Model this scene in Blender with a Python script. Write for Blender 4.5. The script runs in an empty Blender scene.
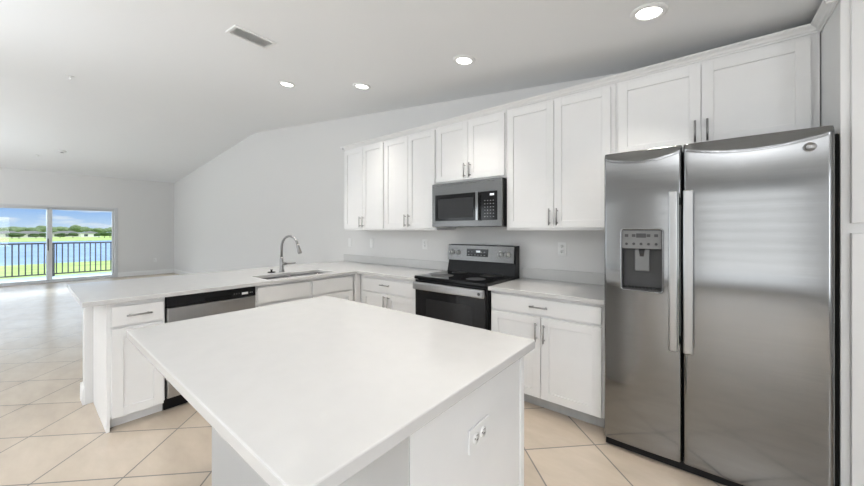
import bpy, bmesh, math, random
from mathutils import Vector, Matrix
random.seed(4)
sc = bpy.context.scene
COL = sc.collection
PI = math.pi

# ------------------------------------------------------------------ camera, sky, sun, added fill lamps, exposure
cam_d = bpy.data.cameras.new('camera'); cam = bpy.data.objects.new('camera', cam_d); COL.objects.link(cam)
cam.location = (2.0724, -2.9477, 1.2985)
cam.rotation_euler = (PI/2, 0, math.radians(39.13))
cam_d.sensor_width = 36; cam_d.lens = 36*332.8/864
cam_d.shift_y = -12.4/864
cam_d.clip_start = .05; cam_d.clip_end = 2000
sc.camera = cam

world = bpy.data.worlds.new('sky'); sc.world = world; world.use_nodes = True
wn = world.node_tree; wn.nodes.clear()
def wnode(t, **k):
    n = wn.nodes.new(t)
    for a, b in k.items(): setattr(n, a, b)
    return n
geo = wnode('ShaderNodeTexCoord')
sep = wnode('ShaderNodeSeparateXYZ'); wn.links.new(geo.outputs['Generated'], sep.inputs[0])
ramp = wnode('ShaderNodeValToRGB'); wn.links.new(sep.outputs['Z'], ramp.inputs[0])
ramp.color_ramp.elements[0].position = 0.0; ramp.color_ramp.elements[0].color = (.62, .78, .95, 1)
ramp.color_ramp.elements[1].position = .05; ramp.color_ramp.elements[1].color = (.27, .50, .92, 1)
for p_, c_ in ((.10, (1.5, 1.7, 2.0, 1)), (.45, (2.2, 2.35, 2.5, 1))):
    e_ = ramp.color_ramp.elements.new(p_); e_.color = c_
mp = wnode('ShaderNodeMapping'); mp.inputs['Scale'].default_value = (7, 7, 42)
wn.links.new(geo.outputs['Generated'], mp.inputs[0])
cn = wnode('ShaderNodeTexNoise'); cn.inputs['Scale'].default_value = 2.2; cn.inputs['Detail'].default_value = 6
wn.links.new(mp.outputs[0], cn.inputs['Vector'])
cr = wnode('ShaderNodeValToRGB'); wn.links.new(cn.outputs[0], cr.inputs[0])
cr.color_ramp.elements[0].position = .5; cr.color_ramp.elements[0].color = (0, 0, 0, 1)
cr.color_ramp.elements[1].position = .72; cr.color_ramp.elements[1].color = (.9, .9, .9, 1)
mx = wnode('ShaderNodeMixRGB'); wn.links.new(cr.outputs[0], mx.inputs[0]); wn.links.new(ramp.outputs[0], mx.inputs[1])
mx.inputs[2].default_value = (.95, .97, 1, 1)
bg = wnode('ShaderNodeBackground'); bg.inputs['Strength'].default_value = .95
wn.links.new(mx.outputs[0], bg.inputs[0])
wo = wnode('ShaderNodeOutputWorld'); wn.links.new(bg.outputs[0], wo.inputs[0])

def lamp(name, kind, loc, rot, energy, color=(1, 1, 1), **k):
    d = bpy.data.lights.new(name, kind); d.energy = energy; d.color = color
    for a, b in k.items(): setattr(d, a, b)
    o = bpy.data.objects.new(name, d); COL.objects.link(o); o.location = loc; o.rotation_euler = rot
    return o
lamp('lanai_fill', 'AREA', (-11.3, -2.6, 2.34), (0, math.radians(-40), 0), 900, (.80, .91, 1.0), shape='RECTANGLE', size=.4, size_y=4.5)  # unseen fill added under the lanai ceiling to brighten the living room floor
lamp('sun', 'SUN', (0, 0, 50), (math.radians(-38), math.radians(30), 0), 1.7, (1, .96, .88), angle=.009)
# fill lamps added in the unseen windows behind the camera (facing +y), for daylight
YB = -8.6
WINS = [(1.55, 4.15, .08, 2.3), (-2.4, -.2, .10, 2.15), (-6.2, -3.8, .10, 2.2), (-9.8, -7.4, .10, 2.2)]  # first window read from the refrigerator's reflection, the rest added for light
WPOW = [30, 4, 42, 45]
for (a, b, c, d), e in zip(WINS, WPOW):
    lamp('window_fill', 'AREA', ((a+b)/2, YB-.16, (c+d)/2), (PI/2+.30, 0, 0), e, (.97, .985, 1.0) if a > -3 else (.86, .93, 1.0), shape='RECTANGLE', size=b-a, size_y=d-c)
for x, y, e in ((2.4, -4.9, 78), (-1.6, -5.2, 92), (-7.6, -6.0, 110)):      # unseen fill added behind the camera, bounced off the ceiling
    lamp('bounce_fill', 'AREA', (x, y, 1.45), (PI, 0, 0), e, (.95, .975, 1) if x > 0 else (.88, .94, 1), shape='DISK', size=1.6)
lamp('window_fill', 'AREA', (4.33, -4.2, 1.25), (PI/2, 0, PI/2), 34, (.93, .965, 1.0), shape='RECTANGLE', size=1.6, size_y=1.5)  # unseen side fill, added to brighten the island end panel
CAN_POWER = 3.2
vs = sc.view_settings
vs.view_transform = 'Standard'; vs.look = 'None'; vs.gamma = 1; vs.use_curve_mapping = False
vs.exposure = .12

# ------------------------------------------------------------------ materials
def mat(name, col, rough=.5, metal=0., spec=.5, emit=None, estr=1., noise=0., nscale=(30, 30, 30), bump=0., coat=0., alpha=None):
    m = bpy.data.materials.new(name); m.use_nodes = True
    nt = m.node_tree; b = nt.nodes['Principled BSDF']
    b.inputs['Base Color'].default_value = (*col, 1); b.inputs['Roughness'].default_value = rough
    b.inputs['Metallic'].default_value = metal; b.inputs['Specular IOR Level'].default_value = spec
    b.inputs['Coat Weight'].default_value = coat
    if emit: b.inputs['Emission Color'].default_value = (*emit, 1); b.inputs['Emission Strength'].default_value = estr
    if noise or bump:
        tc = nt.nodes.new('ShaderNodeTexCoord'); mp = nt.nodes.new('ShaderNodeMapping'); mp.inputs['Scale'].default_value = nscale
        nz = nt.nodes.new('ShaderNodeTexNoise'); nz.inputs['Scale'].default_value = 1; nz.inputs['Detail'].default_value = 4
        nt.links.new(tc.outputs['Object'], mp.inputs[0]); nt.links.new(mp.outputs[0], nz.inputs['Vector'])
        if noise:
            r = nt.nodes.new('ShaderNodeValToRGB')
            r.color_ramp.elements[0].position = .3; r.color_ramp.elements[1].position = .7
            r.color_ramp.elements[0].color = (*[c*(1-noise) for c in col], 1); r.color_ramp.elements[1].color = (*[min(1, c*(1+noise)) for c in col], 1)
            nt.links.new(nz.outputs[0], r.inputs[0]); nt.links.new(r.outputs[0], b.inputs['Base Color'])
        if bump:
            bp = nt.nodes.new('ShaderNodeBump'); bp.inputs['Strength'].default_value = bump; bp.inputs['Distance'].default_value = .01
            nt.links.new(nz.outputs[0], bp.inputs['Height']); nt.links.new(bp.outputs[0], b.inputs['Normal'])
    return m
M = {}
M['wall'] = mat('wall_paint', (.715, .71, .70), .75, spec=.25, bump=.03, nscale=(60, 60, 60))
M['ceiling'] = mat('ceiling_paint', (.86, .868, .875), .85, spec=.15, bump=.03, nscale=(50, 50, 50))
M['knee'] = mat('shaded_knee_panel', (.50, .50, .495), .7, bump=.03, nscale=(60, 60, 60))  # darker grey puts the overhang's shade into the panel colour
M['trim'] = mat('trim_paint', (.80, .80, .79), .45)
M['cab'] = mat('cabinet_paint', (.80, .797, .79), .38, noise=.01, nscale=(8, 8, 8))
M['counter'] = mat('white_quartz', (.60, .595, .585), .17, noise=.015, nscale=(14, 14, 14), spec=.45)
def brushed(m, an, rot=0.):
    nt = m.node_tree; b = nt.nodes['Principled BSDF']; t = nt.nodes.new('ShaderNodeTangent'); t.direction_type = 'RADIAL'; t.axis = 'Z'
    b.inputs['Anisotropic'].default_value = an; b.inputs['Anisotropic Rotation'].default_value = rot; nt.links.new(t.outputs[0], b.inputs['Tangent'])
M['steel'] = mat('brushed_steel', (.255, .257, .258), .125, 1., noise=.03, nscale=(3, 3, 160))
brushed(M['steel'], .88)
M['steel_dk'] = mat('dark_brushed_steel', (.15, .149, .147), .26, 1., noise=.04, nscale=(3, 3, 160))
M['steel_lt'] = mat('bright_steel', (.40, .40, .40), .28, 1., noise=.03, nscale=(120, 3, 3))
M['chrome'] = mat('satin_nickel', (.30, .295, .29), .28, 1., noise=.02)
M['pull'] = mat('pull_metal', (.36, .355, .35), .32, 1., noise=.02)
M['black'] = mat('black_enamel', (.008, .008, .009), .30, noise=.1, spec=.22)
M['blackglass'] = mat('black_glass', (.005, .005, .006), .09, noise=.05, spec=.28)
M['darkglass'] = mat('oven_window_glass', (.018, .018, .019), .15, noise=.1, spec=.25)
M['mesh'] = mat('microwave_screen', (.022, .022, .023), .3, noise=.1, spec=.25, nscale=(400, 400, 400))
M['plastic'] = mat('dark_plastic', (.03, .03, .031), .45, noise=.05)
M['knob'] = mat('knob_metal', (.62, .62, .61), .42, .6, noise=.02)
M['grey'] = mat('grey_plastic', (.055, .055, .056), .4, noise=.04)
M['greylt'] = mat('light_grey_plastic', (.19, .19, .19), .35, noise=.03)
M['white'] = mat('white_plastic', (.80, .80, .79), .35, noise=.01)
M['key'] = mat('key_print', (.26, .26, .26), .5, noise=.02)
M['lcd'] = mat('lit_display', (.6, .62, .65), .3, emit=(.8, .85, .9), estr=.55)
M['lens'] = mat('lamp_lens', (.9, .9, .88), .3, emit=(1, .97, .92), estr=9.)
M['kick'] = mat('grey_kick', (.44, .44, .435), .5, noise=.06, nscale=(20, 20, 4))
M['rubber'] = mat('rubber', (.008, .008, .008), .8, noise=.05, spec=.1)
M['frame'] = mat('aluminium_frame', (.62, .63, .64), .4, noise=.01)
M['rail'] = mat('bronze_railing', (.022, .022, .024), .45, noise=.05)
M['deck'] = mat('lanai_concrete', (.30, .34, .38), .7, noise=.08, nscale=(4, 4, 4))
M['blind'] = mat('blind_slat', (.80, .80, .78), .5)
M['roof'] = mat('roof_tile', (.13, .13, .135), .8, noise=.12, nscale=(2, 2, 2))
M['stucco'] = mat('stucco', (.55, .54, .50), .8, noise=.05, nscale=(2, 2, 2))
M['stucco2'] = mat('white_stucco', (.80, .79, .76), .8, noise=.04, nscale=(2, 2, 2))
M['hglass'] = mat('house_glass', (.05, .06, .07), .2, noise=.1)
M['grass'] = mat('grass', (.36, .47, .17), .9, noise=.22, nscale=(.35, .35, .35), spec=.1)
M['leaf'] = mat('tree_leaf', (.15, .20, .11), .9, noise=.4, nscale=(1.2, 1.2, 1.2), bump=.6, spec=.1)
M['leaf2'] = mat('hedge_leaf', (.055, .09, .035), .9, noise=.4, nscale=(1.2, 1.2, 1.2), bump=.6, spec=.1)
M['bark'] = mat('bark', (.16, .12, .09), .9, noise=.2)
M['water'] = mat('lake_water', (.20, .31, .52), .6, noise=.12, nscale=(.05, .3, 1), spec=.12)
M['ext'] = mat('outside_wall', (.70, .69, .66), .8, noise=.03)

def glass_mat():
    m = bpy.data.materials.new('window_glass'); m.use_nodes = True; nt = m.node_tree; nt.nodes.clear()
    t = nt.nodes.new('ShaderNodeBsdfTransparent'); t.inputs[0].default_value = (.95, .97, .97, 1)
    g = nt.nodes.new('ShaderNodeBsdfGlossy'); g.inputs['Roughness'].default_value = .02
    f = nt.nodes.new('ShaderNodeFresnel'); f.inputs[0].default_value = 1.35
    x = nt.nodes.new('ShaderNodeMixShader'); o = nt.nodes.new('ShaderNodeOutputMaterial')
    nt.links.new(f.outputs[0], x.inputs[0]); nt.links.new(t.outputs[0], x.inputs[1]); nt.links.new(g.outputs[0], x.inputs[2]); nt.links.new(x.outputs[0], o.inputs[0])
    return m
M['glass'] = glass_mat()

def tile_mat():
    m = bpy.data.materials.new('diagonal_floor_tile'); m.use_nodes = True; nt = m.node_tree; b = nt.nodes['Principled BSDF']
    S = .4375
    tc = nt.nodes.new('ShaderNodeTexCoord'); mp = nt.nodes.new('ShaderNodeMapping')
    mp.inputs['Scale'].default_value = (1/S,)*3; mp.inputs['Rotation'].default_value = (0, 0, -PI/4)
    mp.inputs['Location'].default_value = (3.805/S+20, .331/S+20, 0)
    nt.links.new(tc.outputs['Object'], mp.inputs[0])
    br = nt.nodes.new('ShaderNodeTexBrick'); br.offset = 0; br.squash = 1
    br.inputs['Scale'].default_value = 1; br.inputs['Brick Width'].default_value = 1; br.inputs['Row Height'].default_value = 1
    br.inputs['Mortar Size'].default_value = .010; br.inputs['Mortar Smooth'].default_value = .1; br.inputs['Bias'].default_value = 0
    br.inputs['Color1'].default_value = (.54, .46, .375, 1); br.inputs['Color2'].default_value = (.58, .50, .41, 1); br.inputs['Mortar'].default_value = (.22, .21, .195, 1)
    nt.links.new(mp.outputs[0], br.inputs['Vector'])
    mp2 = nt.nodes.new('ShaderNodeMapping'); mp2.inputs['Scale'].default_value = (3.5, 9, 3); mp2.inputs['Rotation'].default_value = (0, 0, .5)
    nt.links.new(tc.outputs['Object'], mp2.inputs[0])
    nz = nt.nodes.new('ShaderNodeTexNoise'); nz.inputs['Scale'].default_value = 1.; nz.inputs['Detail'].default_value = 7; nz.inputs['Roughness'].default_value = .6
    nt.links.new(mp2.outputs[0], nz.inputs['Vector'])
    rp = nt.nodes.new('ShaderNodeValToRGB'); rp.color_ramp.elements[0].position = .3; rp.color_ramp.elements[1].position = .72
    rp.color_ramp.elements[0].color = (.92, .91, .90, 1); rp.color_ramp.elements[1].color = (1.06, 1.05, 1.04, 1)
    nt.links.new(nz.outputs[0], rp.inputs[0])
    mu = nt.nodes.new('ShaderNodeMixRGB'); mu.blend_type = 'MULTIPLY'; mu.inputs[0].default_value = 1
    nt.links.new(br.outputs['Color'], mu.inputs[1]); nt.links.new(rp.outputs[0], mu.inputs[2]); nt.links.new(mu.outputs[0], b.inputs['Base Color'])
    rr = nt.nodes.new('ShaderNodeMapRange'); rr.inputs['To Min'].default_value = .20; rr.inputs['To Max'].default_value = .85
    nt.links.new(br.outputs['Fac'], rr.inputs['Value']); nt.links.new(rr.outputs[0], b.inputs['Roughness'])
    sr = nt.nodes.new('ShaderNodeMapRange'); sr.inputs['To Min'].default_value = 1.0; sr.inputs['To Max'].default_value = .05
    nt.links.new(br.outputs['Fac'], sr.inputs['Value']); nt.links.new(sr.outputs[0], b.inputs['Specular IOR Level'])
    bp = nt.nodes.new('ShaderNodeBump'); bp.inputs['Strength'].default_value = .35; bp.inputs['Distance'].default_value = .004; bp.invert = True
    nt.links.new(br.outputs['Fac'], bp.inputs['Height']); nt.links.new(bp.outputs[0], b.inputs['Normal'])
    return m
M['tile'] = tile_mat()

# ------------------------------------------------------------------ mesh helpers
class MB:
    def __init__(s): s.bm = bmesh.new()
    def merge(s, b, mtx=None, smooth=False):
        if mtx: bmesh.ops.transform(b, matrix=mtx, verts=b.verts)
        for f in b.faces: f.smooth = smooth
        me = bpy.data.meshes.new('t'); b.to_mesh(me); b.free(); s.bm.from_mesh(me); bpy.data.meshes.remove(me); return s
    def box(s, x0, x1, y0, y1, z0, z1, bev=0., seg=1, mtx=None):
        b = bmesh.new(); bmesh.ops.create_cube(b, size=1)
        for v in b.verts: v.co = Vector(((x0+x1)/2+v.co.x*(x1-x0), (y0+y1)/2+v.co.y*(y1-y0), (z0+z1)/2+v.co.z*(z1-z0)))
        if bev: bmesh.ops.bevel(b, geom=list(b.edges), offset=bev, segments=seg, affect='EDGES', profile=.5)
        return s.merge(b, mtx)
    def cyl(s, p0, p1, r0, r1=None, n=20, cap=True, smooth=True):
        p0, p1 = Vector(p0), Vector(p1); d = p1-p0
        b = bmesh.new(); bmesh.ops.create_cone(b, cap_ends=cap, segments=n, radius1=r0, radius2=r0 if r1 is None else r1, depth=d.length)
        q = Vector((0, 0, 1)).rotation_difference(d.normalized()).to_matrix().to_4x4()
        s.merge(b, Matrix.Translation((p0+p1)/2) @ q, smooth)
        return s
    def lathe(s, prof, c=(0, 0, 0), n=28, axis='z', smooth=True):
        b = bmesh.new(); rings = []
        for r, h in prof:
            rings.append([b.verts.new((r*math.cos(2*PI*i/n), r*math.sin(2*PI*i/n), h)) for i in range(n)])
        for A, B in zip(rings, rings[1:]):
            for i in range(n):
                b.faces.new((A[i], A[(i+1) % n], B[(i+1) % n], B[i]))
        b.faces.new(rings[-1]); b.faces.new(rings[0][::-1])
        m = Matrix.Translation(c)
        if axis == '-y': m = m @ Matrix.Rotation(PI/2, 4, 'X')
        if axis == 'x': m = m @ Matrix.Rotation(PI/2, 4, 'Y')
        bmesh.ops.remove_doubles(b, verts=b.verts, dist=1e-6)
        return s.merge(b, m, smooth)
    def tube(s, pts, r, n=14):
        pts = [Vector(p) for p in pts]; b = bmesh.new(); rings = []
        rs = r if isinstance(r, list) else [r]*len(pts)
        up = None
        for i, p in enumerate(pts):
            t = (pts[min(i+1, len(pts)-1)]-pts[max(i-1, 0)]).normalized()
            if up is None:
                up = t.orthogonal().normalized()
            up = (up - t*up.dot(t)).normalized(); w = t.cross(up)
            rings.append([b.verts.new(p+rs[i]*(up*math.cos(2*PI*k/n)+w*math.sin(2*PI*k/n))) for k in range(n)])
        for A, B in zip(rings, rings[1:]):
            for k in range(n): b.faces.new((A[k], A[(k+1) % n], B[(k+1) % n], B[k]))
        b.faces.new(rings[0][::-1]); b.faces.new(rings[-1])
        return s.merge(b, None, True)
    def cells(s, xs, ys, z0, z1, skip=()):
        """slab made of grid cells, with holes where cells are skipped"""
        b = bmesh.new(); V = {}
        def v(i, j, k):
            if (i, j, k) not in V: V[(i, j, k)] = b.verts.new((xs[i], ys[j], (z0, z1)[k]))
            return V[(i, j, k)]
        on = {(i, j) for i in range(len(xs)-1) for j in range(len(ys)-1)} - set(skip)
        for i, j in on:
            b.faces.new((v(i, j, 1), v(i+1, j, 1), v(i+1, j+1, 1), v(i, j+1, 1)))
            b.faces.new((v(i, j, 0), v(i, j+1, 0), v(i+1, j+1, 0), v(i+1, j, 0)))
            if (i-1, j) not in on: b.faces.new((v(i, j, 0), v(i, j, 1), v(i, j+1, 1), v(i, j+1, 0)))
            if (i+1, j) not in on: b.faces.new((v(i+1, j, 0), v(i+1, j+1, 0), v(i+1, j+1, 1), v(i+1, j, 1)))
            if (i, j-1) not in on: b.faces.new((v(i, j, 0), v(i+1, j, 0), v(i+1, j, 1), v(i, j, 1)))
            if (i, j+1) not in on: b.faces.new((v(i, j+1, 0), v(i, j+1, 1), v(i+1, j+1, 1), v(i+1, j+1, 0)))
        bmesh.ops.recalc_face_normals(b, faces=b.faces)
        ed = [e for e in b.edges if len(e.link_faces) == 2 and e.link_faces[0].normal.dot(e.link_faces[1].normal) < .5]
        bmesh.ops.bevel(b, geom=ed, offset=.003, segments=2, affect='EDGES', profile=.5)
        return s.merge(b)
    def prism(s, prof, p0, p1, out, up=(0, 0, 1)):
        """extrude a closed profile [(o,u)...] from p0 to p1; o along out, u along up"""
        p0, p1, out, up = Vector(p0), Vector(p1), Vector(out), Vector(up); b = bmesh.new()
        A = [b.verts.new(p0+out*o+up*u) for o, u in prof]; B = [b.verts.new(p1+out*o+up*u) for o, u in prof]
        n = len(prof)
        for i in range(n): b.faces.new((A[i], A[(i+1) % n], B[(i+1) % n], B[i]))
        b.faces.new(A[::-1]); b.faces.new(B); bmesh.ops.recalc_face_normals(b, faces=b.faces)
        return s.merge(b)
    def mtx(s, m): bmesh.ops.transform(s.bm, matrix=m, verts=s.bm.verts); return s
    def build(s, name, m, parent=None, loc=None):
        me = bpy.data.meshes.new(name); s.bm.to_mesh(me); s.bm.free()
        me.materials.append(M[m] if isinstance(m, str) else m)
        o = bpy.data.objects.new(name, me); COL.objects.link(o)
        if parent: o.parent = parent
        if loc: o.location = loc
        return o
def tag(o, label=None, cat=None, group=None, kind=None):
    if label: o['label'] = label
    if cat: o['category'] = cat
    if group: o['group'] = group
    if kind: o['kind'] = kind
    return o
def thing(name, label, cat, loc=(0, 0, 0), rz=0., group=None, rot=None):
    o = bpy.data.objects.new(name, None); o.empty_display_size = .1; COL.objects.link(o)
    o.location = loc; o.rotation_euler = rot or (0, 0, rz)
    return tag(o, label, cat, group)
def struct(name, mb, m, label=None):
    o = mb.build(name, m); o['kind'] = 'structure'
    if label: o['label'] = label
    return o
def text_mesh(name, s, size, m, parent, loc, rot, depth=.0008):
    cu = bpy.data.curves.new(name, 'FONT'); cu.body = s; cu.size = size; cu.align_x = 'CENTER'; cu.align_y = 'CENTER'; cu.extrude = depth
    t = bpy.data.objects.new('t', cu); COL.objects.link(t)
    dg = bpy.context.evaluated_depsgraph_get(); me = bpy.data.meshes.new_from_object(t.evaluated_get(dg))
    bpy.data.objects.remove(t); me.materials.clear(); me.materials.append(M[m])
    o = bpy.data.objects.new(name, me); COL.objects.link(o); o.parent = parent; o.location = loc; o.rotation_euler = rot
    return o

# ------------------------------------------------------------------ room shell
XF = -10.6            # wall with the sliding door
XR = 4.2              # wall behind the pantry side
RX, RZ = -4.93, 3.27  # ridge
def ceil_z(x): return 2.7095-.1136*min(x, 2.5) if x > RX else RZ-.0885*(RX-x)
struct('floor', MB().box(XF-.2, XR+.2, YB-.2, .2, -.12, 0), 'tile')
# ceiling: two sloping planes meeting at a soft ridge
def ceiling():
    b = bmesh.new()
    xs = [XF-.2, -8, -5.5, RX-.25, RX-.08, RX+.08, RX+.25, -3, 0, 2.5, XR+.2]
    pts = [(x, ceil_z(x)-(.010 if abs(x-RX) < .1 else 0)) for x in xs]
    prof = [(x, z) for x, z in pts]+[(x, z+.2) for x, z in reversed(pts)]
    m = MB(); m.prism([(x, z) for x, z in prof], (0, YB-.2, 0), (0, .2, 0), (1, 0, 0)); return m
struct('ceiling', ceiling(), 'ceiling')
def wall_profile(m, y0, y1):      # gable-topped wall along x, filled to the ceiling
    xs = [XF-.2, RX, 2.5, XR+.2]
    prof = [(XF-.2, -.1), (XR+.2, -.1)]+[(x, ceil_z(x)+.05) for x in reversed(xs)]
    m.prism(prof, (0, y0, 0), (0, y1, 0), (1, 0, 0))
m = MB(); wall_profile(m, 0, .15); struct('wall_kitchen', m, 'wall')
# wall behind the camera, with four window openings
def back_wall():
    m = MB(); xs = sorted({XF-.2, XR+.2, *[w[0] for w in WINS], *[w[1] for w in WINS]})
    for a, b in zip(xs, xs[1:]):
        w = [q for q in WINS if q[0] <= a+1e-6 and b <= q[1]+1e-6]
        if w:
            m.box(a, b, YB-.12, YB, -.1, w[0][2]); z0 = w[0][3]
        else: z0 = -.1
        pr = [(a, z0), (b, z0), (b, ceil_z(b)+.05)]
        if a < RX < b: pr.append((RX, RZ+.05))
        pr.append((a, ceil_z(a)+.05))
        m.prism(pr, (0, YB-.12, 0), (0, YB, 0), (1, 0, 0))
    return m
struct('wall_back', back_wall(), 'wall')
m = MB()
for a in ((YB, -5.05, -.1, 2.6), (-3.35, 0, -.1, 2.6), (-5.05, -3.35, -.1, .45), (-5.05, -3.35, 2.05, 2.6)): m.box(XR, XR+.15, *a)
struct('wall_right', m, 'wall')
m = MB()
for a in ((-5.05, -5.0, .45, 2.05), (-3.4, -3.35, .45, 2.05), (-5.0, -3.4, .45, .5), (-5.0, -3.4, 2.0, 2.05)): m.box(XR+.02, XR+.1, *a, .004)
struct('window_1', m, 'frame')  # unseen window added around the side fill lamp
for i, (a, b, c, d) in enumerate(WINS):
    m = MB()
    for x0, x1, z0, z1 in ((a, a+.045, c, d), (b-.045, b, c, d), (a+.045, b-.045, c, c+.045), (a+.045, b-.045, d-.045, d), ((a+b)/2-.02, (a+b)/2+.02, c+.045, d-.045)):
        m.box(x0, x1, YB-.11, YB-.05, z0, z1, .004)
    struct('window_%d' % (i+2), m, 'frame')
# far wall with the sliding door opening
DY0, DY1, DZ = -3.95, -1.285, 1.92
m = MB(); zc = ceil_z(XF)+.1
m.box(XF-.15, XF, DY1, 0, -.1, zc); m.box(XF-.15, XF, YB, DY0, -.1, zc); m.box(XF-.15, XF, DY0, DY1, DZ, zc)
struct('wall_far', m, 'wall')
door = bpy.data.objects.new('door_1', None); COL.objects.link(door); door['kind'] = 'structure'; door.location = (XF, (DY0+DY1)/2, 0)
def dpart(name, m, mt): return m.mtx(Matrix.Translation((-XF, -(DY0+DY1)/2, 0))).build(name, mt, door)
m = MB(); m.box(XF-.14, XF+.015, DY1-.06, DY1+.01, 0, DZ+.01, .004); m.box(XF-.14, XF+.015, DY0-.01, DY0+.06, 0, DZ+.01, .004)
m.box(XF-.14, XF+.01, DY0+.06, DY1-.06, DZ-.035, DZ+.01, .004); dpart('frame', m, 'frame')
m = MB(); m.box(XF-.14, XF+.02, DY0+.06, DY1-.06, 0, .03, .004); dpart('track', m, 'frame')
MY = -2.53            # meeting stiles
for k, (a, b, x) in enumerate(((MY-.05, DY1-.06, XF-.10), (DY0+.06, MY+.05, XF-.05))):
    m = MB(); m.box(x-.02, x+.02, a, a+(.1 if k == 0 else .06), .03, DZ-.035, .004); m.box(x-.02, x+.02, b-(.04 if k == 0 else .085), b, .03, DZ-.035, .004)
    m.box(x-.02, x+.02, a+.06, b-.04, .03, .07, .004); m.box(x-.02, x+.02, a+.06, b-.04, DZ-.09, DZ-.035, .004)
    dpart('sash', m, 'frame')
    dpart('pane', MB().box(x-.003, x+.003, a+.06, b-.04, .06, DZ-.08), 'glass')
m = MB().box(XF-.026, XF-.012, MY-.03, MY-.012, .8, 1.1, .003); dpart('handle', m, 'rail')
# baseboards
BB = [(0, 0), (.014, 0), (.014, .095), (.009, .11), (.004, .125), (0, .125)]
struct('baseboard_kitchen', MB().prism(BB, (XF+.015, 0, 0), (-1.68, 0, 0), (0, -1, 0)), 'trim')
struct('baseboard_far', MB().prism(BB, (XF, DY1+.01, 0), (XF, -.015, 0), (1, 0, 0)), 'trim')
struct('baseboard_back', MB().prism(BB, (XF+.015, YB, 0), (2.1, YB, 0), (0, 1, 0)), 'trim')

# ------------------------------------------------------------------ ceiling fixtures
SL = math.atan(.1136); SF = -math.atan(.0885)
def downlight(x, y, label, lit=True):
    t = thing('recessed_light', label, 'ceiling light', (x, y, ceil_z(x)), group='round recessed ceiling lights', rot=(0, SL if x > RX else SF, 0))
    MB().lathe([(.062, -.002), (.062, -.010), (.078, -.010), (.088, -.005), (.090, 0), (.062, 0)]).build('trim_ring', 'white', t)
    MB().lathe([(.0, -.004), (.061, -.004), (.061, -.0015), (0, -.0015)]).build('lens', 'lens' if lit else 'white', t)
    if lit:
        d = bpy.data.lights.new('bulb', 'AREA'); d.shape = 'DISK'; d.size = .12; d.energy = CAN_POWER; d.color = (1, .94, .86); d.spread = math.radians(85)
        o = bpy.data.objects.new('bulb', d); COL.objects.link(o); o.parent = t; o.location = (0, 0, -.012)
    return t
downlight(-1.375, -1.166, 'lit round recessed ceiling light above the sink, leftmost of the bright row')
downlight(-.639, -.752, 'lit round recessed ceiling light above the counter left of the stove')
downlight(.617, -.76, 'lit round recessed ceiling light in front of the microwave cabinet')
downlight(1.843, -.776, 'lit round recessed ceiling light in front of the refrigerator, nearest and largest')
downlight(.42, -1.95, 'lit round recessed ceiling light above the island, cut by the top picture edge')
downlight(1.75, -2.05, 'lit round recessed ceiling light above the island near the refrigerator')
downlight(-.9, -3.6, 'lit round recessed ceiling light behind the island')
t = thing('smoke_detector', 'small white round disc on the far slope of the living room ceiling', 'smoke detector', (-8.33, -2.432, ceil_z(-8.33)), rot=(0, SF, 0))
MB().lathe([(0, -.035), (.05, -.035), (.062, -.028), (.065, -.008), (.07, -.006), (.07, 0), (0, 0)]).build('housing', 'white', t)
MB().lathe([(0, -.042), (.022, -.042), (.025, -.036), (0, -.036)]).build('sensor_cap', 'greylt', t)
def sprinkler(x, y, label):
    t = thing('fire_sprinkler', label, 'sprinkler', (x, y, ceil_z(x)), group='ceiling fire sprinklers', rot=(0, SL if x > RX else SF, 0))
    MB().lathe([(0, -.006), (.03, -.006), (.042, -.002), (.042, 0), (0, 0)]).build('escutcheon', 'white', t)
    MB().cyl((0, 0, -.006), (0, 0, -.04), .009).lathe([(0, -.046), (.02, -.044), (.02, -.040), (0, -.040)]).build('spray_head', 'white', t)
sprinkler(-3.764, -2.594, 'small sprinkler head on the near ceiling slope, before the ridge line')
sprinkler(-8.955, -2.744, 'small dark sprinkler head on the far ceiling slope beside the white disc')
t = thing('ceiling_vent', 'white rectangular louvred air vent on the sloped kitchen ceiling', 'vent', (-.60, -1.845, ceil_z(-.60)), rot=(0, SL, 0))
m = MB()
for a in ((-.09, -.07, -.15, .15), (.07, .09, -.15, .15), (-.07, .07, -.15, -.128), (-.07, .07, .128, .15)): m.box(*a, -.012, 0, .002)
m.build('vent_frame', 'white', t)
for i in range(7):
    MB().box(-.010, .010, -.128, .128, -.0008, .0008, mtx=Matrix.Translation((-.060+.02*i, 0, -.008)) @ Matrix.Rotation(math.radians(22), 4, 'Y')).build('louvre', 'white', t)
MB().box(-.07, .07, -.128, .128, -.0012, 0).build('duct_opening', 'trim', t)

# ------------------------------------------------------------------ cabinets
def shaker(w, h, fr=.057, th=.02):          # door leaf: x 0..w, z 0..h, front at y=-th
    m = MB(); r = .0018
    m.box(0, fr, -th, 0, 0, h, r); m.box(w-fr, w, -th, 0, 0, h, r)
    m.box(fr-.001, w-fr+.001, -th, 0, 0, fr, r); m.box(fr-.001, w-fr+.001, -th, 0, h-fr, h, r)
    m.box(fr-.004, w-fr+.004, -th*.5, -.003, fr-.004, h-fr+.004)
    return m
def slab(w, h, th=.02): return MB().box(0, w, -th, 0, 0, h, .003, 2)
def pull(vert, L=.13):                      # bar pull centred on its own origin, standing out to -y
    m = MB(); h = L/2; q = h-.018
    a = (lambda s, y: (0, y, s)) if vert else (lambda s, y: (s, y, 0))
    m.cyl(a(-h, -.030), a(h, -.030), .0058, n=12)
    for s in (-q, q): m.cyl(a(s, 0), a(s, -.030), .0048, n=10)
    return m
def leaf(t, name, x, z, w, h, y, hx=None, hz=None, vert=True, flat=False):
    d = (slab(w, h) if flat else shaker(w, h, min(.057, w*.25))).build(name, 'cab', t, (x, y, z))
    if hx is not None: pull(vert).build('handle', 'pull', d, (hx-x, -.02, hz-z))
    return d
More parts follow.
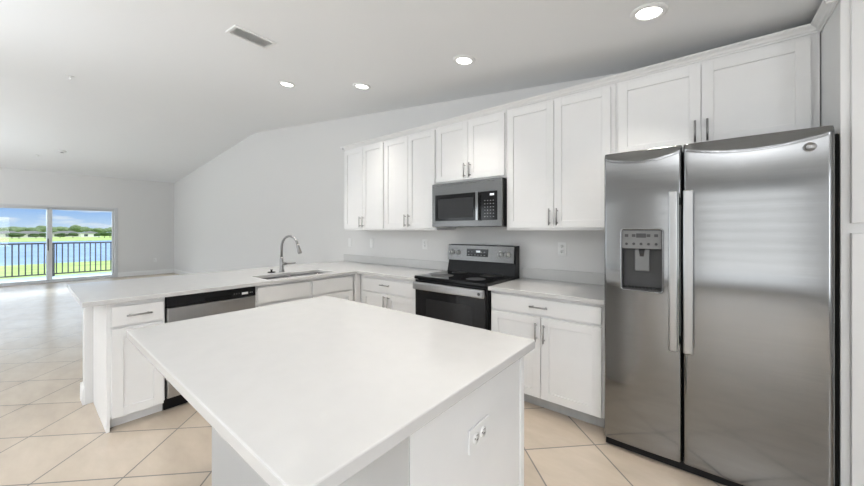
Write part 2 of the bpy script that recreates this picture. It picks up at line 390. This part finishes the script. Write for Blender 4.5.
HT = .83   # underside of the worktops
def carcass(t, w, d, z0, z1, kick=True):
    MB().box(0, w, -d, -.002, z0, z1, .0015).build('carcass', 'cab', t)
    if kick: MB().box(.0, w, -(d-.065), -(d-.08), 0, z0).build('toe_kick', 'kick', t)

FD = .60                                    # base cabinet depth to the face frame
# right of the range
t = thing('base_cabinet', 'white base cabinet with one drawer and two doors between the stove and refrigerator', 'cabinet', (.768, 0, 0), group='white base cabinets')
w = 1.592-.768
carcass(t, w, FD, .095, HT)
leaf(t, 'drawer', .012, .696, w-.032, .112, -FD, w/2-.012, .752, False, True)
hw = (w-.032)/2-.002
leaf(t, 'door', .012, .10, hw, .578, -FD, .012+hw-.027, .575)
leaf(t, 'door', .012+hw+.004, .10, hw, .578, -FD, .012+hw+.004+.027, .57)
# left of the range
t = thing('base_cabinet', 'white base cabinet with one drawer and two doors left of the stove in the corner', 'cabinet', (-.848, 0, 0), group='white base cabinets')
w = .845
carcass(t, w, FD, .095, HT)
x0 = .05; dw = w-.012-x0; hw = dw/2-.002
leaf(t, 'drawer', x0, .666, dw, .128, -FD, x0+dw/2-.02, .742, False, True)
leaf(t, 'door', x0, .10, hw, .548, -FD, x0+hw-.027, .570)
leaf(t, 'door', x0+hw+.004, .10, hw, .548, -FD, x0+hw+.004+.027, .570)
# peninsula (fronts face +x); local x -> world y, local -y -> world +x
PX = -1.50                                  # back of the peninsula cabinets
PD = .61
def pen(label, y0, group='white base cabinets'): return thing('base_cabinet', label, 'cabinet', (PX, y0, 0), PI/2, group)
t = pen('narrow white base cabinet with one drawer and one door at the peninsula end', -2.612)
w = .300
MB().box(.018, w, -PD, -.002, .095, HT, .0015).build('carcass', 'cab', t)
MB().box(.018, w, -(PD-.065), -(PD-.08), 0, .095).build('toe_kick', 'trim', t)
MB().box(0, .018, -PD-.001, 0, 0, HT, .0015).build('end_panel', 'cab', t)
leaf(t, 'drawer', .024, .677, w-.034, .126, -PD, .024+(w-.034)/2, .742, False, True)
d = leaf(t, 'door', .024, .085, w-.034, .575, -PD)
t = pen('white sink base cabinet with two false drawer fronts beside the dishwasher', -1.695)
w = 1.025
m = MB()
m.box(0, .018, -PD, -.002, .095, HT); m.box(w-.018, w, -PD, -.002, .095, HT); m.box(.018, w-.018, -PD, -.002, .095, .113); m.box(.018, w-.018, -.02, -.002, .113, HT)
m.box(.018, .04, -PD, -PD+.02, .113, HT); m.box(w-.06, w-.018, -PD, -PD+.02, .113, HT); m.box(.04, w-.06, -PD, -PD+.02, HT-.03, HT); m.box(.04, w-.06, -PD, -PD+.02, .655, .69); m.box(.49, .53, -PD, -PD+.02, .113, .655); m.box(.49, .53, -PD, -PD+.02, .69, HT-.03)
m.build('carcass', 'cab', t)
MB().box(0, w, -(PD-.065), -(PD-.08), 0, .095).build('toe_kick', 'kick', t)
for a, b in ((.014, .497), (.527, 1.005)):
    leaf(t, 'false_drawer_front', a, .672, b-a, .137, -PD, flat=True)
    leaf(t, 'door', a, .10, b-a, .553, -PD)
# corner filler between the two runs
tag(MB().box(-.888, -.850, -.668, -.602, .0, HT, .001).build('corner_filler', 'cab'), 'narrow white filler strip in the inner corner of the base cabinets', 'cabinet filler')

# dishwasher
t = thing('dishwasher', 'stainless dishwasher with black control strip in the peninsula', 'dishwasher', (PX, -2.309, 0), PI/2)
w = .608
MB().box(.004, w-.004, -.585, -.03, .09, .825, .002).build('tub', 'black', t)
MB().box(.004, w-.004, -.55, -.535, 0, .088).build('toe_kick', 'black', t)
MB().box(.006, w-.002, -.632, -.586, .105, .745, .006, 2).build('door', 'steel_lt', t)
c = MB().box(.004, w-.002, -.634, -.586, .750, .826, .005, 2).build('control_panel', 'black', t)
MB().box(.235, .42, -.6375, -.633, .757, .785, .002).build('handle_pocket', 'rubber', c)
MB().box(.497, .545, -.6355, -.633, .772, .790, .0005).build('energy_label', 'white', c)
for i in range(3): MB().lathe([(0, 0), (.006, 0), (.005, .002), (0, .002)], (.44+.018*i, -.634, .785), 12, '-y').build('button', 'grey', c)
for i in range(2): MB().box(.558+.014*i, .567+.014*i, -.6355, -.633, .779, .786).build('indicator', 'key', c)

# uppers
UY = .32                                    # cabinet depth, doors in front of it
UB, UT = 1.302, 2.335
def upper(label, x0, x1, z0, z1=UT, handles=True, left_stile=.012, right_stile=.012, hz=None):
    t = thing('wall_cabinet', label, 'cabinet', (x0, 0, z0), group='white upper wall cabinets')
    w = x1-x0; h = z1-z0
    MB().box(0, w, -UY, -.002, 0, h, .0015).build('carcass', 'cab', t)
    a = left_stile; b = w-right_stile; hw = (b-a)/2-.002
    z = .018; dh = h-z-.022
    hz = .085+z if hz is None else hz
    leaf(t, 'door', a, z, hw, dh, -UY, a+hw-.027, hz)
    leaf(t, 'door', a+hw+.004, z, hw, dh, -UY, a+hw+.004+.027, hz)
    return t
upper('tall white two door wall cabinet at the far left end of the upper row', -1.515, -.766, UB)
upper('tall white two door wall cabinet directly left of the microwave cabinet', -.764, -.004, UB)
upper('short white two door wall cabinet above the microwave', -.002, .762, 1.757)
upper('tall white two door wall cabinet between microwave and refrigerator', .764, 1.598, UB, right_stile=.028)
upper('short wide white two door wall cabinet above the refrigerator', 1.600, 2.548, 1.80, right_stile=.035, left_stile=.016)
# pantry on the right
t = thing('pantry_cabinet', 'tall white pantry cabinet at the right picture edge beside the refrigerator', 'cabinet', (2.552, 0, 0))
PWI = .76; PDP = .63
MB().box(0, PWI, -PDP, -.002, .095, UT, .0015).build('carcass', 'cab', t)
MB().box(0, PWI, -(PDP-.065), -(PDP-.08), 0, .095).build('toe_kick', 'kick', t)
for x in (.028, .028+.354):
    leaf(t, 'door', x, .11, .350, 1.177, -PDP, x+(.323 if x < .1 else .027), 1.15)
    leaf(t, 'door', x, 1.332, .350, UT-1.332-.022, -PDP, x+(.323 if x < .1 else .027), 1.44)
# crown moulding following cabinets, then round the pantry
CP = [(0, 0), (.006, 0), (.008, .006), (.018, .010), (.024, .020), (.040, .030), (.044, .034), (.044, .040), (0, .040)]
m = MB(); m.prism(CP, (-1.515-.0, -UY-.002, UT), (2.553, -UY-.002, UT), (0, -1, 0))
m.prism(CP, (-1.515, -.002, UT), (-1.515, -UY-.002-.044, UT), (-1, 0, 0))
m.prism(CP, (2.552, -UY-.0, UT), (2.552, -PDP-.044, UT), (-1, 0, 0)); m.prism(CP, (2.552-.044, -PDP, UT), (3.312, -PDP, UT), (0, -1, 0))
m.box(-1.513, 2.55, -UY, -UY+.02, UT, UT+.038)
tag(m.build('crown_molding', 'cab'), 'stepped white crown molding along the top of the upper cabinets', 'molding')

# ------------------------------------------------------------------ worktops
CT, CB = .8605, .8305
xs = [-1.96, -1.285, -.945, -.8475, -.006]; ys = [-2.722, -1.565, -.85, -.648, -.002]
m = MB(); m.cells(xs, ys, CB, CT, skip=[(1, 1), (3, 0), (3, 1), (3, 2)])
tag(m.build('kitchen_countertop', 'counter'), 'L shaped white quartz countertop with sink cutout over the peninsula and left corner', 'countertop')
tag(MB().box(.766, 1.594, -.648, -.002, CB, CT, .003, 2).build('kitchen_countertop', 'counter'), 'short white quartz countertop between stove and refrigerator', 'countertop')
tag(MB().box(-1.96, -.006, -.020, -.001, CT+.0005, .955, .002).build('backsplash', 'counter'), 'low white backsplash strip on the wall left of the stove', 'backsplash', 'low backsplash strips')
tag(MB().box(.766, 1.594, -.020, -.001, CT+.0005, .955, .002).build('backsplash', 'counter'), 'low white backsplash strip on the wall between stove and refrigerator', 'backsplash', 'low backsplash strips')
# knee wall under the bar side of the peninsula
struct('wall_peninsula', MB().box(-1.655, -1.502, -2.655, -.001, 0, CB-.001), 'wall')
m = MB(); m.prism(BB, (-1.669, -2.655, 0), (-1.502, -2.655, 0), (0, -1, 0)); m.prism(BB, (-1.655, -2.669, 0), (-1.655, -.001, 0), (-1, 0, 0))
struct('baseboard_peninsula', m, 'trim')

# sink
t = thing('kitchen_sink', 'undermount stainless double bowl sink in the peninsula countertop', 'sink', (-1.115, -1.2075, CB-.001))
def bowl(y0, y1, dep):
    m = MB(); a, b = -.166, .166
    bm = bmesh.new(); r = .045
    def ring(x0, x1, yy0, yy1, z, r):
        out = []
        for cx, cy, a0 in ((x1-r, yy1-r, 0), (x0+r, yy1-r, 90), (x0+r, yy0+r, 180), (x1-r, yy0+r, 270)):
            for k in range(5):
                g = math.radians(a0+22.5*k); out.append(bm.verts.new((cx+r*math.cos(g), cy+r*math.sin(g), z)))
        return out
    R = [ring(a-.012, b+.012, y0-.006, y1+.006, 0, r), ring(a, b, y0, y1, 0, r), ring(a+.004, b-.004, y0+.004, y1-.004, -dep+.03, r), ring(a+.03, b-.03, y0+.03, y1-.03, -dep, r), ring(-.03, .03, (y0+y1)/2-.03, (y0+y1)/2+.03, -dep-.004, .028)]
    for A, B in zip(R, R[1:]):
        n = len(A)
        for i in range(n): bm.faces.new((A[i], B[i], B[(i+1) % n], A[(i+1) % n]))
    bm.faces.new(R[-1][::-1]); bmesh.ops.recalc_face_normals(bm, faces=bm.faces)
    for f in bm.faces: f.normal_flip()
    m.merge(bm, None, True); return m
for y0, y1 in ((-.352, -.012), (.012, .352)):
    bo = bowl(y0, y1, .19).build('bowl', 'steel', t)
    MB().lathe([(0, .0), (.030, 0), (.034, .003), (.026, .004), (.02, .001), (0, .001)], (0, (y0+y1)/2, -.194)).build('drain', 'chrome', bo)
# faucet
t = thing('faucet', 'tall brushed nickel gooseneck faucet with pull down spray head behind the sink', 'faucet', (-1.395, -1.215, CT), math.radians(14))
MB().lathe([(0, 0), (.030, 0), (.030, .006), (.026, .012), (.021, .05), (.018, .13), (.0165, .16), (0, .16)]).build('body', 'chrome', t)
pts = [(0, 0, .155), (0, 0, .25)]
R = .118
for k in range(0, 11): a = PI-PI*k/10*.93; pts.append((R+R*math.cos(a), 0, .262+R*math.sin(a)))
MB().tube(pts, .0125).build('neck', 'chrome', t)
e = Vector(pts[-1]); dr = (Vector(pts[-1])-Vector(pts[-2])).normalized()
MB().tube([e-dr*.004, e+dr*.01, e+dr*.035, e+dr*.075, e+dr*.092], [.0135, .0155, .017, .0215, .019]).build('spray_head', 'chrome', t)
m = MB().cyl((0, 0, .085), (.04, .022, .087), .018, .016); m.tube([(.036, .02, .087), (.08, .045, .089), (.125, .072, .096)], [.011, .009, .007]); m.build('lever_handle', 'chrome', t)
t = thing('sink_stopper', 'small dark flat stopper with a knob lying on the counter by the faucet', 'stopper', (-1.43, -1.305, CT))
MB().lathe([(0, 0), (.036, 0), (.040, .004), (.036, .007), (0, .007)]).build('flange', 'rubber', t)
MB().lathe([(0, .006), (.008, .006), (.008, .022), (.014, .024), (.013, .031), (0, .032)]).build('knob', 'rubber', t)

# ------------------------------------------------------------------ island
t = thing('kitchen_island', 'white rectangular kitchen island with thick white quartz top in the foreground', 'island', (0, 0, 0))
IX0, IX1, IY0, IY1 = .098, 1.552, -2.662, -1.650
MB().box(IX0, IX1, IY0, IY1, .826, CT, .004, 2).build('countertop', 'counter', t)
bx0, bx1, by0, by1 = .212, 1.512, -2.352, -1.712
MB().box(bx0, bx1, by0, by1, .0, .8255, .001).build('base', 'cab', t)
m = MB().box(bx1, bx1+.012, by0-.004, by1-.028, .0, .8255, .001)
m.build('end_panel', 'cab', t)
MB().box(bx1, bx1+.018, by1-.026, by1+.004, .0, .8255, .002).build('corner_post', 'cab', t)
MB().box(bx0-.012, bx0, by0-.004, by1, .0, .8255, .001).build('end_panel', 'cab', t)
MB().box(bx0-.012, bx1+.012, by0-.010, by0-.0045, .0, .8255, .001).build('back_panel', 'knee', t)  # shade below the overhang is painted into this panel
for k in range(3):    # cabinet fronts on the working side, facing the stove
    w = (bx1-bx0-.02)/3
    d = shaker(w-.006, .70).build('door', 'cab', t, (bx1-.01-k*w-.003, by1, .105)); d.rotation_euler = (0, 0, PI)
    pull(True).build('handle', 'pull', d, (.03, -.02, .60))

# ------------------------------------------------------------------ outlets
def outlet(label, loc, rz, horiz=False, switch=False):
    t = thing('wall_outlet', label, 'outlet', loc, rz, 'white outlet and switch plates')
    rot = Matrix.Rotation(PI/2, 4, 'Y') if horiz else Matrix()
    MB().box(-.036, .036, -.006, 0, -.058, .058, .002, 2, mtx=rot).build('cover_plate', 'white', t)
    if switch:
        MB().box(-.016, .016, -.009, -.006, -.033, .033, .001, mtx=rot).build('rocker', 'white', t)
    else:
        for z in (-.021, .021):
            s = MB().lathe([(0, 0), (.0165, 0), (.0165, .0015), (0, .0015)], (0, -.006, z), 20, '-y').mtx(rot).build('socket', 'white', t)
            m = MB().box(-.0075, -.0055, -.0082, -.0074, z-.001, z+.009).box(.0055, .0075, -.0082, -.0074, z-.001, z+.009).cyl((0, -.0074, z-.008), (0, -.0082, z-.008), .0028, n=8)
            m.mtx(rot).build('slot', 'plastic', s)
    return t
outlet('white outlet on the wall right of the stove above the backsplash', (1.128, 0, 1.14), 0)
outlet('white outlet on the wall just left of the stove', (-.43, 0, 1.14), 0)
outlet('white switch plate on the wall above the counter corner, right of the pair', (-1.36, 0, 1.13), 0, switch=True)
outlet('white switch plate on the wall above the counter corner, left of the pair', (-1.83, 0, 1.13), 0, switch=True)
outlet('white outlet low on the far living room wall right of the sliding door', (XF, -.46, .42), PI/2)
outlet('white outlet mounted sideways on the island end panel', (bx1+.0125, -2.045, .66), PI/2, True)

# ------------------------------------------------------------------ range
t = thing('electric_range', 'freestanding black and stainless electric range with glass cooktop', 'range', (.004, 0, 0))
w = .754
MB().box(0, w, -.615, -.02, .06, .855, .003).build('body', 'black', t)
for a in (.05, w-.05):
    for b in (-.55, -.08): MB().cyl((a, b, 0), (a, b, .062), .018, n=12).build('foot', 'rubber', t)
c = MB().box(-.002, w+.002, -.665, -.045, .856, .884, .006, 2).build('cooktop', 'blackglass', t)
for x, y, r in ((.20, -.50, .105), (.56, -.50, .085), (.20, -.22, .075), (.56, -.22, .105)):
    MB().lathe([(r-.003, 0), (r, 0), (r, .0004), (r-.003, .0004)], (x, y, .8842), 40).build('burner_ring', 'grey', c)
d = MB().box(.004, w-.004, -.655, -.616, .215, .848, .004, 2).build('oven_door', 'blackglass', t)
MB().box(.13, w-.13, -.6565, -.654, .38, .685, .001).build('door_window', 'darkglass', d)
h = MB().box(.006, w-.006, -.700, -.668, .766, .834, .010, 3).build('oven_handle', 'steel_lt', d)
for x in (.03, w-.07): MB().box(x, x+.04, -.669, -.654, .782, .82, .003).build('handle_mount', 'steel', h)
MB().lathe([(0, 0), (.013, 0), (.013, .0015), (0, .0015)], (w-.045, -.700, .80), 20, '-y').build('badge', 'grey', h)
MB().box(.004, w-.004, -.65, -.616, .07, .205, .004, 2).build('storage_drawer', 'black', t)
g = MB().prism([(.05, .884), (.150, .884), (.122, .99), (.122, 1.158), (.05, 1.158)], (0, 0, 0), (w, 0, 0), (0, -1, 0)).build('backguard', 'black', t)
cp = MB().prism([(.1225, .994), (.145, 1.0), (.135, 1.15), (.1225, 1.154)], (.002, 0, 0), (w-.012, 0, 0), (0, -1, 0)).build('control_panel', 'steel_dk', t)
def on_panel(z): return -(.145-.010*(z-1.0)/.15)
MB().box(.235, .475, on_panel(1.08)-.004, on_panel(1.08)+.004, 1.045, 1.118, .001).build('control_display', 'blackglass', cp)
MB().box(.345, .390, on_panel(1.09)-.006, on_panel(1.09), 1.085, 1.103).build('clock', 'lcd', cp)
for i in range(6):
    for j in range(2):
        if i in (2, 3) and j == 1: continue
        MB().box(.25+.036*i, .266+.036*i, on_panel(1.08)-.0052, on_panel(1.08)-.002, 1.056+.03*j, 1.062+.03*j).build('key', 'key', cp)
for x in (.055, .125, w-.145, w-.075):
    k = MB().lathe([(0, 0), (.026, 0), (.026, .004), (.021, .006), (.019, .026), (.017, .029), (0, .029)], (x, on_panel(1.08), 1.078), 24, '-y').build('knob', 'knob', cp)
    MB().box(x-.003, x+.003, on_panel(1.08)-.034, on_panel(1.08)-.028, 1.06, 1.096, .001).build('knob_grip', 'grey', k)

# ------------------------------------------------------------------ microwave
t = thing('microwave', 'stainless over the range microwave with black window under the short cabinet', 'microwave', (.002, 0, 1.335))
w = .756; H = .415; D = .40
MB().box(0, w, -D+.025, -.003, .006, H, .002).build('case', 'black', t)
f = MB().cells([0, .045, .505, .55, .713, w], [0, .058, .305, H], 0, .026, skip=[]).mtx(Matrix(((1, 0, 0, 0), (0, 0, -1, -D+.026), (0, 1, 0, 0), (0, 0, 0, 1)))).build('front_frame', 'steel_dk', t)
d = MB().box(.040, .508, -D-.004, -D+.001, .056, .306, .002).build('door_window', 'blackglass', f)
MB().box(.078, .476, -D-.0048, -D-.003, .082, .265, .0006).build('window_screen', 'mesh', d)
MB().box(.516, .542, -D-.034, -D-.018, .052, .308, .004, 2).box(.521, .537, -D-.02, -D+.002, .06, .08).box(.521, .537, -D-.02, -D+.002, .28, .30).build('door_handle', 'steel', f)
k = MB().box(.552, .714, -D-.004, -D+.001, .056, .306, .002).build('control_panel', 'blackglass', f)
MB().box(.645, .685, -D-.0052, -D-.003, .268, .285).build('clock', 'lcd', k)
for i in range(4):
    for j in range(6):
        MB().box(.590+.028*i, .600+.028*i, -D-.005, -D-.003, .082+.028*j, .088+.028*j).build('key', 'key', k)
MB().box(.02, w-.02, -D+.03, -.04, 0, .006).build('underside_filter', 'plastic', t)
m = MB()
for i in range(14): m.box(.06+.046*i, .095+.046*i, -D-.0006, -D+.002, H-.022, H-.018)
m.build('vent_slots', 'grey', f)

# ------------------------------------------------------------------ refrigerator
FX0, FX1, FY, FT, FB = 1.607, 2.520, -.716, 1.762, .048
t = thing('refrigerator', 'large stainless side by side refrigerator with ice dispenser in the left door', 'refrigerator', (FX0, 0, 0))
W = FX1-FX0; SX = .381
MB().box(.012, W+.028, -.640, -.03, .03, 1.735, .004).build('cabinet_body', 'rubber', t)  # case widened; its black paints in the shaded gap beside the pantry
MB().box(.006, W-.006, -.700, -.641, .004, .047, .003).build('toe_grille', 'black', t)
for x in (.06, W-.06):
    for y in (-.6, -.1): MB().cyl((x, y, 0), (x, y, .032), .018, n=12).build('foot', 'rubber', t)
for x in (.05, W-.05): MB().box(x-.04, x+.04, -.69, -.57, 1.736, 1.762, .006, 2).build('hinge_cover', 'black', t)
def fridge_door(x0, x1, hole=None):
    bm = bmesh.new(); hw = (x1-x0)/2; xc = (x0+x1)/2
    nx = 26; xs = [x0+(x1-x0)*i/nx for i in range(nx+1)]
    xs += [x0+.003, x0+.009, x1-.003, x1-.009]
    zs = [FB+(FT-.16-FB)*i/12 for i in range(13)]+[FT-.16+.16*i/40 for i in range(1, 41)]
    zs += [FB+.004, FB+.012]
    if hole: xs += [hole[0], hole[1]]; zs += [hole[2], hole[3]]
    xs = sorted(set(round(v, 5) for v in xs)); zs = sorted(set(round(v, 5) for v in zs))
    def Y(x, z):
        u = (x-xc)/hw
        y = FY-.004*(1-u*u)
        e = min(x-x0, x1-x)
        if e < .009: y += .010*(1-e/.009)**2
        if z-FB < .012: y += .003*(1-(z-FB)/.012)**2
        zb = FT-(.022+.040*(1-u*u))
        if z > zb:
            q = (z-zb)/(FT-zb); y += .014*q
        elif z > zb-.012: y -= .0025*(1-(zb-z)/.012)
        return y
    G = {(i, k): bm.verts.new((x, Y(x, z), z)) for i, x in enumerate(xs) for k, z in enumerate(zs)}
    for i in range(len(xs)-1):
        for k in range(len(zs)-1):
            if hole and xs[i] >= hole[0]-1e-4 and xs[i+1] <= hole[1]+1e-4 and zs[k] >= hole[2]-1e-4 and zs[k+1] <= hole[3]+1e-4: continue
            f = bm.faces.new((G[i, k], G[i+1, k], G[i+1, k+1], G[i, k+1])); f.smooth = True
    I, K = len(xs)-1, len(zs)-1
    border = [G[i, 0] for i in range(I+1)]+[G[I, k] for k in range(1, K+1)]+[G[i, K] for i in range(I-1, -1, -1)]+[G[0, k] for k in range(K-1, 0, -1)]
    back = [bm.verts.new((v.co.x, -.648, v.co.z)) for v in border]
    n = len(border)
    for i in range(n): bm.faces.new((border[i], back[i], back[(i+1) % n], border[(i+1) % n])).material_index = 1
    bm.faces.new(back).material_index = 1
    m = MB(); me = bpy.data.meshes.new('t'); bm.to_mesh(me); bm.free(); m.bm.from_mesh(me); return m
HO = (.093, .292, .955, 1.305)
L = fridge_door(0, SX-.004, HO).build('freezer_door', 'steel', t)
Rr = fridge_door(SX+.004, W).build('fridge_door', 'steel', t)
for d in (L, Rr): d.data.materials.append(M['black'])
L['label'] = 'left stainless freezer door with dispenser'; Rr['label'] = 'right wide stainless refrigerator door'
for d, a, b in ((L, .325, .362), (Rr, .386, .428)):
    h = MB().box(a, b, -.790, -.764, .662, 1.508, .006, 2).build('handle', 'steel_lt', d)
    for z in (.70, 1.46): MB().box(a+.008, b-.008, -.766, -.714, z-.02, z+.02, .003).build('handle_mount', 'steel', h)
# dispenser: recess, bezel, controls, paddle, tray
x0, x1, z0, z1 = HO
ds = MB()
ds.box(x0, x1, -.657, -.651, z0, z1); ds.box(x0, x0+.004, -.718, -.657, z0, z1); ds.box(x1-.004, x1, -.718, -.657, z0, z1); ds.box(x0+.004, x1-.004, -.718, -.657, z0, z0+.005); ds.box(x0+.004, x1-.004, -.718, -.657, z1-.005, z1)
ds = ds.build('dispenser', 'grey', L)
m = MB(); r = .014
def rr_ring(m, x0, x1, z0, z1, y0, y1, wd, r, mt=None):
    bm = bmesh.new(); rings = []
    for off, y in ((wd, y1), (wd*.5, y0), (0, y1)):
        pts = []; rad = max(r-off*.0+0, .002)
        for cx, cz, a0 in ((x1-r, z1-r, 0), (x0+r, z1-r, 90), (x0+r, z0+r, 180), (x1-r, z0+r, 270)):
            for k in range(6):
                g = math.radians(a0+18*k); pts.append(bm.verts.new((cx+(r+off)*math.cos(g), y, cz+(r+off)*math.sin(g))))
        rings.append(pts)
    for A, B in zip(rings, rings[1:]):
        n = len(A)
        for i in range(n): bm.faces.new((A[i], A[(i+1) % n], B[(i+1) % n], B[i]))
    bmesh.ops.recalc_face_normals(bm, faces=bm.faces); m.merge(bm, None, True)
rr_ring(m, x0+.003, x1-.003, z0+.003, z1-.003, -.729, -.712, .014, .012)
m.build('bezel', 'steel', ds)
cpn = MB().box(x0+.004, x1-.004, -.722, -.716, 1.195, z1-.006, .002).build('control_panel', 'greylt', ds)
MB().box(x0+.075, x1-.075, -.7235, -.7215, 1.258, 1.282, .0005).build('display', 'grey', cpn)
for i in range(5):
    if i == 2: continue
    MB().box(x0+.018+.036*i, x0+.036+.036*i, -.7232, -.7215, 1.262, 1.278, .0005).build('key', 'grey', cpn)
for i in range(5): MB().lathe([(0, 0), (.0075, 0), (.007, .0012), (0, .0012)], (x0+.027+.036*i, -.722, 1.222), 14, '-y').build('button', 'grey', cpn)
MB().box(x0+.065, x1-.062, -.700, -.690, 1.065, 1.192, .006, 2).build('paddle', 'greylt', ds)
MB().cyl((x0+.1, -.69, 1.195), (x0+.1, -.69, 1.150), .018, .014).build('ice_chute', 'plastic', ds)
m = MB().box(x0+.006, x1-.006, -.716, -.66, z0+.006, z0+.012)
for i in range(9): m.box(x0+.02+.018*i, x0+.026+.018*i, -.712, -.664, z0+.012, z0+.016)
m.build('drip_tray', 'plastic', ds)
bd = MB().lathe([(0, 0), (.021, 0), (.021, .003), (.017, .0035), (.0165, .0018), (0, .0018)], (W-.075, FY-.0042, 1.674), 32, '-y').build('badge', 'chrome', Rr)
text_mesh('badge_lettering', 'GE', .020, 'steel_lt', bd, (W-.075, FY-.0065, 1.674), (PI/2, 0, 0))

# ------------------------------------------------------------------ blinds over the window behind the camera (seen in the refrigerator door)
a, b, c, d = WINS[0]
t = thing('window_blind', 'white horizontal slat blind over the window behind the camera', 'blind', ((a+b)/2, YB+.03, c))
MB().box(-(b-a)/2, (b-a)/2, -.02, .03, d-c, d-c+.05, .004).build('head_rail', 'white', t)
n = 10
m = MB()
for i in range(n):
    z = (d-c)*(i+.5)/n
    m.box(-(b-a)/2, (b-a)/2, -.055, .055, -.0012, .0012, mtx=Matrix.Translation((0, 0, z)) @ Matrix.Rotation(math.radians(30), 4, 'X'))
m.build('slats', 'blind', t)

# ------------------------------------------------------------------ outside: lanai, lake, far bank
DKZ = -.06
struct('patio_floor', MB().box(XF-2, 9, -13, YB-.21, -.3, -.1), 'deck')
struct('wall_reflection_block', MB().box(XF-2, 9, -13.2, -13, -.3, 3.4), 'ext')  # unseen wall added to keep the lawn out of the refrigerator's reflection
struct('lanai_floor', MB().box(-13.15, XF-.21, -8, 2, DKZ-.2, DKZ), 'deck')
struct('lanai_ceiling', MB().box(-13.1, XF-.21, -8, 2, 2.36, 2.6), 'ext')
struct('trim_1', MB().box(-13.15, -12.9, -8, 2, 1.95, 2.37), 'deck')
t = thing('railing', 'black metal balcony railing with thin vertical pickets beyond the sliding door', 'railing', (-13.0, -2.37, DKZ))
MB().box(-.022, .022, -3.2, 3.2, 0.955, 1.0, .004).build('top_rail', 'rail', t)
MB().box(-.016, .016, -3.2, 3.2, .05, .085, .003).build('bottom_rail', 'rail', t)
for i in range(5): MB().box(-.025, .025, -3.2+1.6*i-.025, -3.2+1.6*i+.025, 0, .96, .003).build('post', 'rail', t)
for i in range(54):
    y = -3.14+.1185*i
    MB().box(-.009, .009, y-.014, y+.014, .08, .958, .001).build('picket', 'rail', t)
GZ = -4.0
def quad(x0, x1, y0, y1, z0, z1): return MB().box(x0, x1, y0, y1, z0, z1)
tag(quad(-80, -13.3, -260, 260, GZ-.5, GZ).build('lawn', 'grass'), 'bright green sunlit lawn between the balcony railing and the lake', 'lawn', kind='stuff')
tag(quad(-255, -80, -500, 500, GZ-.6, GZ-.25).build('lake', 'water'), 'blue lake beyond the green lawn outside the sliding door', 'lake', kind='stuff')
tag(quad(-900, -255, -900, 900, GZ-.5, GZ).build('lawn', 'grass'), 'green lawn of the far lake bank in front of the houses', 'lawn', kind='stuff')
def house(x, y, w, d, h, wallm, label):
    t = thing('house', label, 'house', (x, y, GZ), group='houses on the far lake bank')
    MB().box(-d/2, d/2, -w/2, w/2, 0, h).build('wall', wallm, t)
    bm = bmesh.new(); e = .8; rh = 2.0
    v = [bm.verts.new(p) for p in ((-d/2-e, -w/2-e, h), (d/2+e, -w/2-e, h), (d/2+e, w/2+e, h), (-d/2-e, w/2+e, h), (0, -w/2+d/2, h+rh), (0, w/2-d/2, h+rh))]
    for f in ((0, 1, 4), (1, 2, 5, 4), (2, 3, 5), (3, 0, 4, 5), (3, 2, 1, 0)): bm.faces.new([v[i] for i in f])
    MB().merge(bm).build('roof', 'roof', t)
    k = max(2, int(w/4.5))
    for i in range(k):
        yy = -w/2+w*(i+.5)/k
        MB().box(d/2-.02, d/2+.06, yy-1.1, yy+1.1, .5, h-.6).build('window', 'hglass', t)
def hxy(px, x):   # point on the far bank seen through the door
    a = math.atan2(px-432, 332.8)-math.radians(39.13)
    return -2.9477+(2.0724-x)/math.tan(-a)
hs = [(-30, -440, 17, 'stucco', 'far grey roofed house partly past the left picture edge'), (8, -418, 15, 'stucco', 'grey roofed tan house across the lake, left in the left door panel'),
      (30, -396, 17, 'stucco', 'grey roofed house across the lake behind the left door panel, beside the door stile'), (66, -418, 17, 'stucco', 'grey roofed tan house across the lake in the right door panel'),
      (90, -396, 11, 'stucco2', 'bright white house across the lake in the right door panel')]
for px, x, w, mt, lb in hs: house(x, hxy(px, x), w, 11, 3.0, mt, lb)
def tree(x, y, h, r, mt, label, name='tree'):
    t = thing(name, label, 'tree', (x, y, GZ), group='trees across the lake')
    MB().cyl((0, 0, 0), (0, 0, h*.5), .22, .14, n=8).build('trunk', 'bark', t)
    m = MB()
    for i in range(7):
        b = bmesh.new(); bmesh.ops.create_icosphere(b, subdivisions=2, radius=1)
        s = r*random.uniform(.5, .75)
        for v in b.verts: v.co *= random.uniform(.82, 1.15)
        a = random.uniform(0, 2*PI); q = r*.5*random.random()
        m.merge(b, Matrix.Translation((q*math.cos(a), q*math.sin(a), h*random.uniform(.45, .8))) @ Matrix.Diagonal((s, s, s*h/r*.34, 1)), True)
    m.build('crown', mt, t)
for i, (px, h, r, x) in enumerate([(12, 4.0, 3.2, -352), (19, 3.6, 3, -338), (36, 3.4, 3, -351), (45, 3.8, 3, -338), (60, 3.6, 3, -352), (73, 4.0, 3.2, -350), (99, 4.0, 3.2, -350), (104.5, 4.4, 3.0, -335), (110, 4.2, 3.2, -350)]):
    tree(x, hxy(px, x), h, r, 'leaf2', 'dark round bush in front of the far houses, %s bush from the left' % ['first', 'second', 'third', 'fourth', 'fifth', 'sixth', 'seventh', 'eighth', 'ninth'][i])
for i in range(30):
    px = -28+i*5.2; x = -520-45*(i % 4)
    tree(x, hxy(px, x), random.uniform(8.5, 11.5), random.uniform(5.5, 6.5), 'leaf', 'pale green tree in the far tree line behind the houses across the lake')
